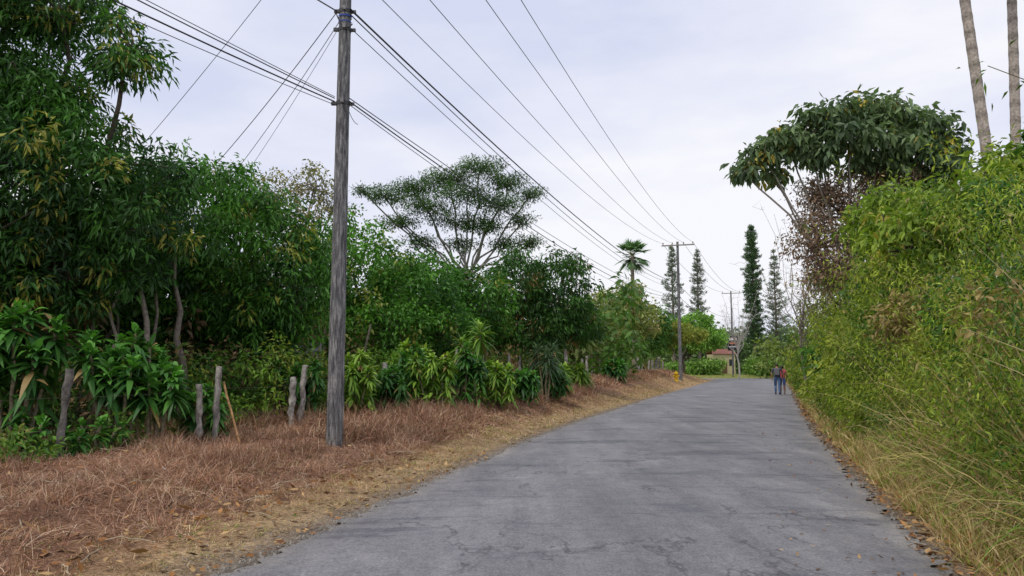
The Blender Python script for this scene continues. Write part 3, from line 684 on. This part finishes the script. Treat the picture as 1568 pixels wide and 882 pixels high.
# ------------------------------------------------------------ fence
fr = empty('wooden_fence')
fp = [(-8.6, 8.3, 1.35), (-6.4, 10.6, 1.3), (-5.05, 12.7, 1.25), (-5.2, 12.5, .95), (-4.3, 15.2, 1.25), (-4.42, 15.0, 1.0), (-3.2, 18.9, 1.2)]
yy_ = 24.5
while yy_ < 88:
    fp.append((float(XL(yy_)) - 5.2 + .3 * rng.normal(), yy_, 1.3 + .25 * rng.normal())); yy_ += rng.uniform(1.5, 2.6)
tops = []
for k, (x, y, h) in enumerate(fp):
    m = MB(); z = float(hz(x, y)); lean = rng.normal(size=2) * .05
    P = curve_pts((x, y, z - .15), (x + lean[0], y + lean[1], z + h), 11, (0, 0, 0), .012)
    r0 = rng.uniform(.045, .062) if y < 30 else .09
    g = rng.uniform(.30, .48); g = .16 if k == 1 else g
    cc = np.array([g, g * .93, g * .84]) * rng.uniform(.45, 1.3, (88, 1))
    tube(m, P, r0 * (1 + .13 * rng.normal(size=11)), 8, cc, .12)
    m.build('post_%d' % k, M_bark, fr, True); tops.append((x, y, z))
m = MB()
tube(m, curve_pts((-4.45, 12.3, .35), (-4.95, 12.8, 1.35), 5, (0, 0, 0), .01), [.018] * 5, 6, (.35, .2, .1))
m.build('leaning_stake', M_bark, fr)
m = MB()
sel = [tops[i] for i in range(len(tops)) if i not in (3, 5)]
for hh in (.45, .9):
    for a_, b_ in zip(sel[:-1], sel[1:]):
        tube(m, curve_pts((a_[0], a_[1] - .06, a_[2] + hh), (b_[0], b_[1] - .06, b_[2] + hh), 5, (0, 0, -.04), .01), [.0022] * 5, 3, (.12, .10, .09))
m.build('barbed_wire', M_bark, fr)

m = MB(); n = 160; xs = np.linspace(-11.5, -5.8, n); zz = .03 * np.sin(np.arange(n) * 1.57)
v = np.concatenate([np.stack([xs, 23 + zz, np.full(n, .5)], -1), np.stack([xs, 23 + zz, np.full(n, 2.35)], -1)])
i = np.arange(n - 1); m.add(v, np.stack([i, i + 1, i + 1 + n, i + n], -1), (.40, .43, .46)); m.build('corrugated_metal_fence', M_plain, smooth=True)

# ------------------------------------------------------------ utility poles
def box(mb, c, s, col, rot=0):
    c = np.array(c, float); s = np.array(s, float) / 2
    q = np.array([[-1, -1, -1], [1, -1, -1], [1, 1, -1], [-1, 1, -1], [-1, -1, 1], [1, -1, 1], [1, 1, 1], [-1, 1, 1]]) * s
    if rot: ca, sa = math.cos(rot), math.sin(rot); q = q @ np.array([[ca, sa, 0], [-sa, ca, 0], [0, 0, 1]])
    mb.add(q + c, [[0, 3, 2, 1], [4, 5, 6, 7], [0, 1, 5, 4], [1, 2, 6, 5], [2, 3, 7, 6], [3, 0, 4, 7]], col)
def utility_pole(x, y, zt, r0, r1, arms, cross, crx, rot):
    root = empty('utility_pole'); z0 = float(hz(x, y)); m = MB()
    zs = np.linspace(z0 - .3, zt, 24)
    tube(m, np.stack([np.full(24, x), np.full(24, y), zs], -1), np.linspace(r0, r1, 24), 16, (.3, .3, .3), .006)
    m.build('pole_shaft', M_conc, root, True)
    m = MB()
    for z in arms:
        rr = r0 + (r1 - r0) * (z - z0) / (zt - z0) + .008
        tube(m, [(x, y, z - .035), (x, y, z + .035)], [rr, rr], 16, (.08, .08, .085))
        box(m, (x + rr + .03, y, z), (.10, .05, .05), (.1, .1, .1)); box(m, (x - rr - .03, y - .02, z), (.10, .05, .06), (.1, .1, .1))
        box(m, (x + .02, y - rr - .03, z + .01), (.05, .07, .07), (.25, .25, .25))
    ca, sa = math.cos(rot), math.sin(rot)
    L_ = cross[-1] - cross[0] + .3; cmid = (cross[-1] + cross[0]) / 2
    box(m, (x + crx + cmid * ca, y + cmid * sa - r1 - .05, zt - .35), (L_, .09, .11), (.28, .25, .22), rot)
    for o in cross:
        px_, py_ = x + crx + o * ca, y + o * sa - r1 - .05
        tube(m, [(px_, py_, zt - .29), (px_, py_, zt - .2), (px_, py_, zt - .17), (px_, py_, zt - .1), (px_, py_, zt - .07)], [.03, .03, .055, .055, .02], 8, (.25, .12, .08))
    m.build('fittings', M_plain, root)
    return root
np_ = utility_pole(-3.07, 13, 10.1, .150, .098, [6.35, 7.75, 8.1], [-1.6, -.5, .8, 1.6], .6, 0)
m = MB()
tube(m, [(-3.07, 13, 7.98), (-3.07, 13, 8.01)], [.124, .124], 14, (.04, .09, .35)); tube(m, [(-3.07, 13, 7.88), (-3.07, 13, 7.9)], [.124, .124], 14, (.04, .09, .35))
m.build('cable_clamps', M_plain, np_)
utility_pole(15.4, 68, 13.2, .17, .11, [8.0, 9.2], [-1.35, -.5, .5, 1.35], 0, -.3)
utility_pole(34.5, 116, 13.5, .15, .10, [8.0, 9.2], [-1.3, 0, 1.3], 0, -.3)

cu = bpy.data.curves.new('overhead_cables', 'CURVE'); cu.dimensions = '3D'; cu.bevel_depth = 1.0; cu.bevel_resolution = 1; cu.use_fill_caps = False
def wire(a, b, sag, r, n=28):
    t = np.linspace(0, 1, n); sp = cu.splines.new('POLY'); sp.points.add(n - 1)
    for i, q in enumerate(t):
        p_ = [a[k] + (b[k] - a[k]) * q for k in range(3)]; p_[2] -= sag * 4 * q * (1 - q)
        sp.points[i].co = (*p_, 1); sp.points[i].radius = r
cx0 = -2.47
for o, o2 in zip([-1.6, -.5, .8, 1.6], [-1.35, -.5, .5, 1.35]):
    e = (15.4 + o2, 68 - .3 * o2, 13.1)
    wire((cx0 + o, 12.85, 10.03), e, 1.0, .010)
    wire((cx0 + o, 12.85, 10.03), (cx0 + o - 6.5, -25, 10.0), .8, .010)
for o2 in (-1.35, .5, 1.35):
    wire((15.4 + o2, 68 - .3 * o2, 13.1), (34.5 + o2, 116, 13.4), 1.0, .016)
wire((-2.95, 12.9, 8.1), (15.4, 67.8, 9.3), .95, .019)
wire((-2.95, 12.9, 8.0), (15.4, 67.8, 9.2), 1.15, .011)
wire((-2.95, 12.9, 7.75), (15.4, 67.8, 8.8), 1.1, .008)
wire((-2.93, 12.9, 6.42), (15.4, 67.8, 8.1), .8, .009)
wire((-2.93, 12.9, 6.36), (15.4, 67.8, 8.0), 1.0, .013)
wire((-2.93, 12.9, 6.30), (15.4, 67.8, 7.9), 1.15, .007)
for zz_, sg, rr_, ox in ((6.42, .25, .009, 0), (6.36, .4, .012, .1), (6.45, .12, .006, .5), (6.3, .5, .006, .3)):
    wire((-3.2, 12.9, zz_), (-12.9 - ox, -8, zz_ + .6), sg, rr_)
wire((-3.2, 13, 8.1), (-12.5, -8, 8.4), .5, .012)
wire((-3.15, 13.05, 8.25), (-10.6, 22, 6.0), .25, .009)
wire((-3.15, 13.05, 8.0), (-10.2, 22, 5.3), .3, .007)
wire((-3.15, 13.05, 7.9), (-9.8, 22, 5.0), .25, .005)
wire((-3.4, 12.9, 10.0), (-11.7, 20, 6.0), .2, .007)
for zz_ in (9.2, 8.1): wire((15.4, 68, zz_), (34.5, 116, zz_ + .3), 1.0, .018)
wire((-3.0, 12.85, 6.4), (-2.75, 12.8, 5.9), .1, .006, 8); wire((-3.2, 12.85, 8.0), (-2.9, 12.85, 7.8), .15, .012, 10)
cu.materials.append(M_wire)
ob = bpy.data.objects.new('overhead_cables', cu); scene.collection.objects.link(ob)

# ------------------------------------------------------------ far objects
root = empty('yellow_house'); m = MB()
hx, hy = 33.5, 117
box(m, (hx, hy + 2.2, 1.9), (3.4, 4, 3.4), (.66, .58, .34))
m.build('walls', M_plain, root); m = MB()
v = [(-1.95, -2.3, 3.5), (1.95, -2.3, 3.5), (1.6, 0, 4.3), (-1.6, 0, 4.3), (-1.95, 2.3, 3.5), (1.95, 2.3, 3.5)]
m.add(np.array(v) + [hx, hy + 2.2, .15], [[0, 1, 2, 3], [3, 2, 5, 4]], (.34, .14, .10)); m.build('roof', M_plain, root); m = MB()
box(m, (hx - 1.0, hy + .18, 2.3), (.7, .06, 1.0), (.05, .06, .07)); box(m, (hx, hy + .18, 1.6), (.8, .06, 2.0), (.2, .12, .07)); box(m, (hx + 1.1, hy + .18, 2.3), (.7, .06, 1.0), (.05, .06, .07))
m.build('windows_and_door', M_plain, root)
root = empty('roadside_sign'); m = MB(); sx, sy = 31.7, 106.5
tube(m, [(sx - .1, sy, .1), (sx - .1, sy, 8.2)], [.08, .07], 8, (.12, .12, .12)); m.build('sign_post', M_plain, root); m = MB()
box(m, (sx, sy - .12, 5.0), (1.5, .1, 2.1), (.02, .02, .025)); box(m, (sx, sy - .18, 5.6), (1.1, .02, .35), (.75, .72, .65)); box(m, (sx, sy - .18, 5.0), (.95, .02, .2), (.8, .2, .08)); box(m, (sx, sy - .18, 4.5), (1.1, .02, .12), (.7, .7, .7))
box(m, (sx + .3, sy - .18, 5.28), (.3, .02, .2), (.75, .5, .1))
m.build('sign_board', M_plain, root)
root = empty('fire_hydrant'); hx, hy = 14.1, 64; h0 = float(hz(hx, hy)); m = MB()
tube(m, [(hx, hy, h0 - .05), (hx, hy, h0 + .08), (hx, hy, h0 + .09), (hx, hy, h0 + .62), (hx, hy, h0 + .63), (hx, hy, h0 + .68), (hx, hy, h0 + .80), (hx, hy, h0 + .86), (hx, hy, h0 + .92)],
     [.2, .2, .14, .14, .19, .19, .13, .05, .04], 12, (.75, .48, .03))
tube(m, [(hx - .27, hy, h0 + .48), (hx + .27, hy, h0 + .48)], [.075, .075], 8, (.75, .48, .03)); tube(m, [(hx, hy, h0 + .42), (hx, hy - .25, h0 + .42)], [.09, .09], 8, (.75, .48, .03))
m.build('hydrant_body', M_plain, root, True)

# ------------------------------------------------------------ people
def cmat(n, c, r=.8): return flat(n, c, r)
M_skin = cmat('skin', (.38, .20, .13), .5); M_hair = cmat('hair', (.015, .012, .01), .5); M_jean = cmat('denim', (.07, .13, .26)); M_shoe = cmat('shoe', (.03, .03, .03), .5)
M_sh1 = cmat('grey_shirt', (.07, .075, .10)); M_sh2 = cmat('red_top', (.45, .08, .10)); M_nav = cmat('navy_shorts', (.05, .10, .28))
def person(name, loc, yaw, scale, shirt, pants, female=False):
    V = []; E = []; Rd = []
    def add(p_, r, par=None):
        V.append(p_); Rd.append(r if isinstance(r, tuple) else (r, r)); k = len(V) - 1
        if par is not None: E.append((par, k))
        return k
    sw = .18 if female else .205
    pe = add((0, 0, .96), (.16, .12)); wa = add((0, .01, 1.12), (.14 if female else .165, .11), pe); ch = add((0, 0, 1.32), (.16 if female else .185, .125), wa)
    nk = add((0, -.01, 1.47), .052, ch); hb = add((0, .005, 1.54), (.064, .07), nk); hm = add((0, .012, 1.62), (.082, .098), hb); add((0, .0, 1.69), (.06, .07), hm)
    add((0, .115, 1.60), .014, hm)
    for sx, ph in ((-1, 1), (1, -1)):
        add((sx * .088, 0, 1.60), .016, hm)
        sh = add((sx * sw, 0, 1.41), .062, ch); el = add((sx * (sw + .08), -.03 - .05 * ph, 1.13), .046, sh)
        wr = add((sx * (sw + .07), .09 - .10 * ph, .90), .029, el); pa = add((sx * (sw + .065), .105 - .11 * ph, .83), (.034, .018), wr)
        for f_, ln in ((-1.5, .06), (-.5, .075), (.5, .07), (1.5, .055)):
            a_ = add((sx * (sw + .065), .105 - .11 * ph + f_ * .017, .79), .009, pa); add((sx * (sw + .05), .115 - .11 * ph + f_ * .017, .79 - ln), .007, a_)
        th_ = add((sx * (sw + .05), .145 - .11 * ph, .83), .010, pa); add((sx * (sw + .04), .16 - .11 * ph, .79), .008, th_)
        hp = add((sx * .095, 0, .88), .10, pe); mt_ = add((sx * .10, .05 * ph + .02, .68), .088, hp); kn = add((sx * .10, .11 * ph + .03, .49), .066, mt_)
        ca_ = add((sx * .10, .05 * ph - (.07 if ph < 0 else 0), .33), .064, kn); an = add((sx * .10, .10 if ph > 0 else -.24, .09 if ph > 0 else .13), .045, ca_)
        add((sx * .105, .27 if ph > 0 else -.10, .045), (.042, .03), an)
    me = bpy.data.meshes.new(name); me.from_pydata(V, E, []); ob = bpy.data.objects.new(name + '_tmp', me); scene.collection.objects.link(ob)
    sk = ob.modifiers.new('s', 'SKIN'); sk.use_smooth_shade = True
    for i_, r_ in enumerate(Rd): me.skin_vertices[0].data[i_].radius = r_
    for d_ in me.skin_vertices[0].data: d_.use_root = False
    me.skin_vertices[0].data[0].use_root = True
    sb = ob.modifiers.new('d', 'SUBSURF'); sb.levels = 2
    dg = bpy.context.evaluated_depsgraph_get(); nm = bpy.data.meshes.new_from_object(ob.evaluated_get(dg))
    bpy.data.objects.remove(ob)
    for q in (M_skin, M_hair, shirt, pants, M_shoe): nm.materials.append(q)
    for pl in nm.polygons:
        c_ = pl.center
        if c_.z > 1.49: k = 1 if (c_.z > 1.655 or c_.y < .02) and c_.z > (1.50 if female else 1.555) else 0
        elif c_.z < .10: k = 4
        elif abs(c_.x) > sw + .005 and c_.z < (1.36 if female else 1.2): k = 0
        elif not female and c_.z < .97: k = 3
        elif female and c_.z < .97: k = 3 if c_.z > .55 else 0
        elif c_.z > 1.455: k = 0
        else: k = 2
        pl.material_index = k; pl.use_smooth = True
    o = bpy.data.objects.new(name, nm); scene.collection.objects.link(o); o.location = loc; o.rotation_euler = (0, 0, yaw); o.scale = (scale,) * 3
    return o
zr = .035
p1 = person('walking_man', (14.95, 42.0, zr), -.35, 1.04, M_sh1, M_jean)
p2 = person('walking_woman', (15.45, 42.6, zr), -.3, .98, M_sh2, M_nav, True)
m = MB(); box(m, (0, 0, 0), (.28, .13, .36), (.16, .16, .18))
bag = m.build('backpack', M_plain, p1); bag.location = (0, -.18, 1.24)
bv = bag.modifiers.new('b', 'BEVEL'); bv.width = .04; bv.segments = 3

# ------------------------------------------------------------ world, sun, camera
sun_el, sun_az = R(55), R(222)
w = bpy.data.worlds.new('World'); scene.world = w; w.use_nodes = True; nt = w.node_tree
bg = nt.nodes['Background']; sky = nt.nodes.new('ShaderNodeTexSky'); sky.sky_type = 'NISHITA'; sky.sun_disc = False
sky.sun_elevation = sun_el; sky.sun_rotation = sun_az; sky.air_density = 1; sky.dust_density = 3
tc = nt.nodes.new('ShaderNodeTexCoord'); mp = nt.nodes.new('ShaderNodeMapping'); nt.links.new(tc.outputs['Generated'], mp.inputs[0]); mp.inputs['Scale'].default_value = (1, 1, 3.0)
mp.inputs['Location'].default_value = (1.5, .9, .3)
n1 = noise(nt, 1.9, 7, .52, mp.outputs[0])
r = ramp(nt, n1.outputs[0], [(.34, (7.5, 8.0, 10.0)), (.5, (9.2, 9.4, 10.7)), (.62, (10.7, 10.7, 11.2))])
c = mixc(nt, sky.outputs[0], r.outputs[0], .92)
nt.links.new(c, bg.inputs[0]); bg.inputs[1].default_value = .094
sd = bpy.data.lights.new('sun', 'SUN'); sd.energy = 1.5; sd.angle = R(10); sd.color = (1, .95, .84)
so = bpy.data.objects.new('sun', sd); scene.collection.objects.link(so)
d = Vector((math.sin(sun_az) * math.cos(sun_el), math.cos(sun_az) * math.cos(sun_el), math.sin(sun_el)))
so.rotation_euler = d.to_track_quat('Z', 'Y').to_euler()
cam = bpy.data.cameras.new('camera'); co = bpy.data.objects.new('camera', cam); scene.collection.objects.link(co)
cam.lens = 26; cam.sensor_width = 36; cam.clip_end = 3000
co.location = (0, 0, 1.6); co.rotation_euler = (R(90 + 6.1), 0, 0)
scene.camera = co
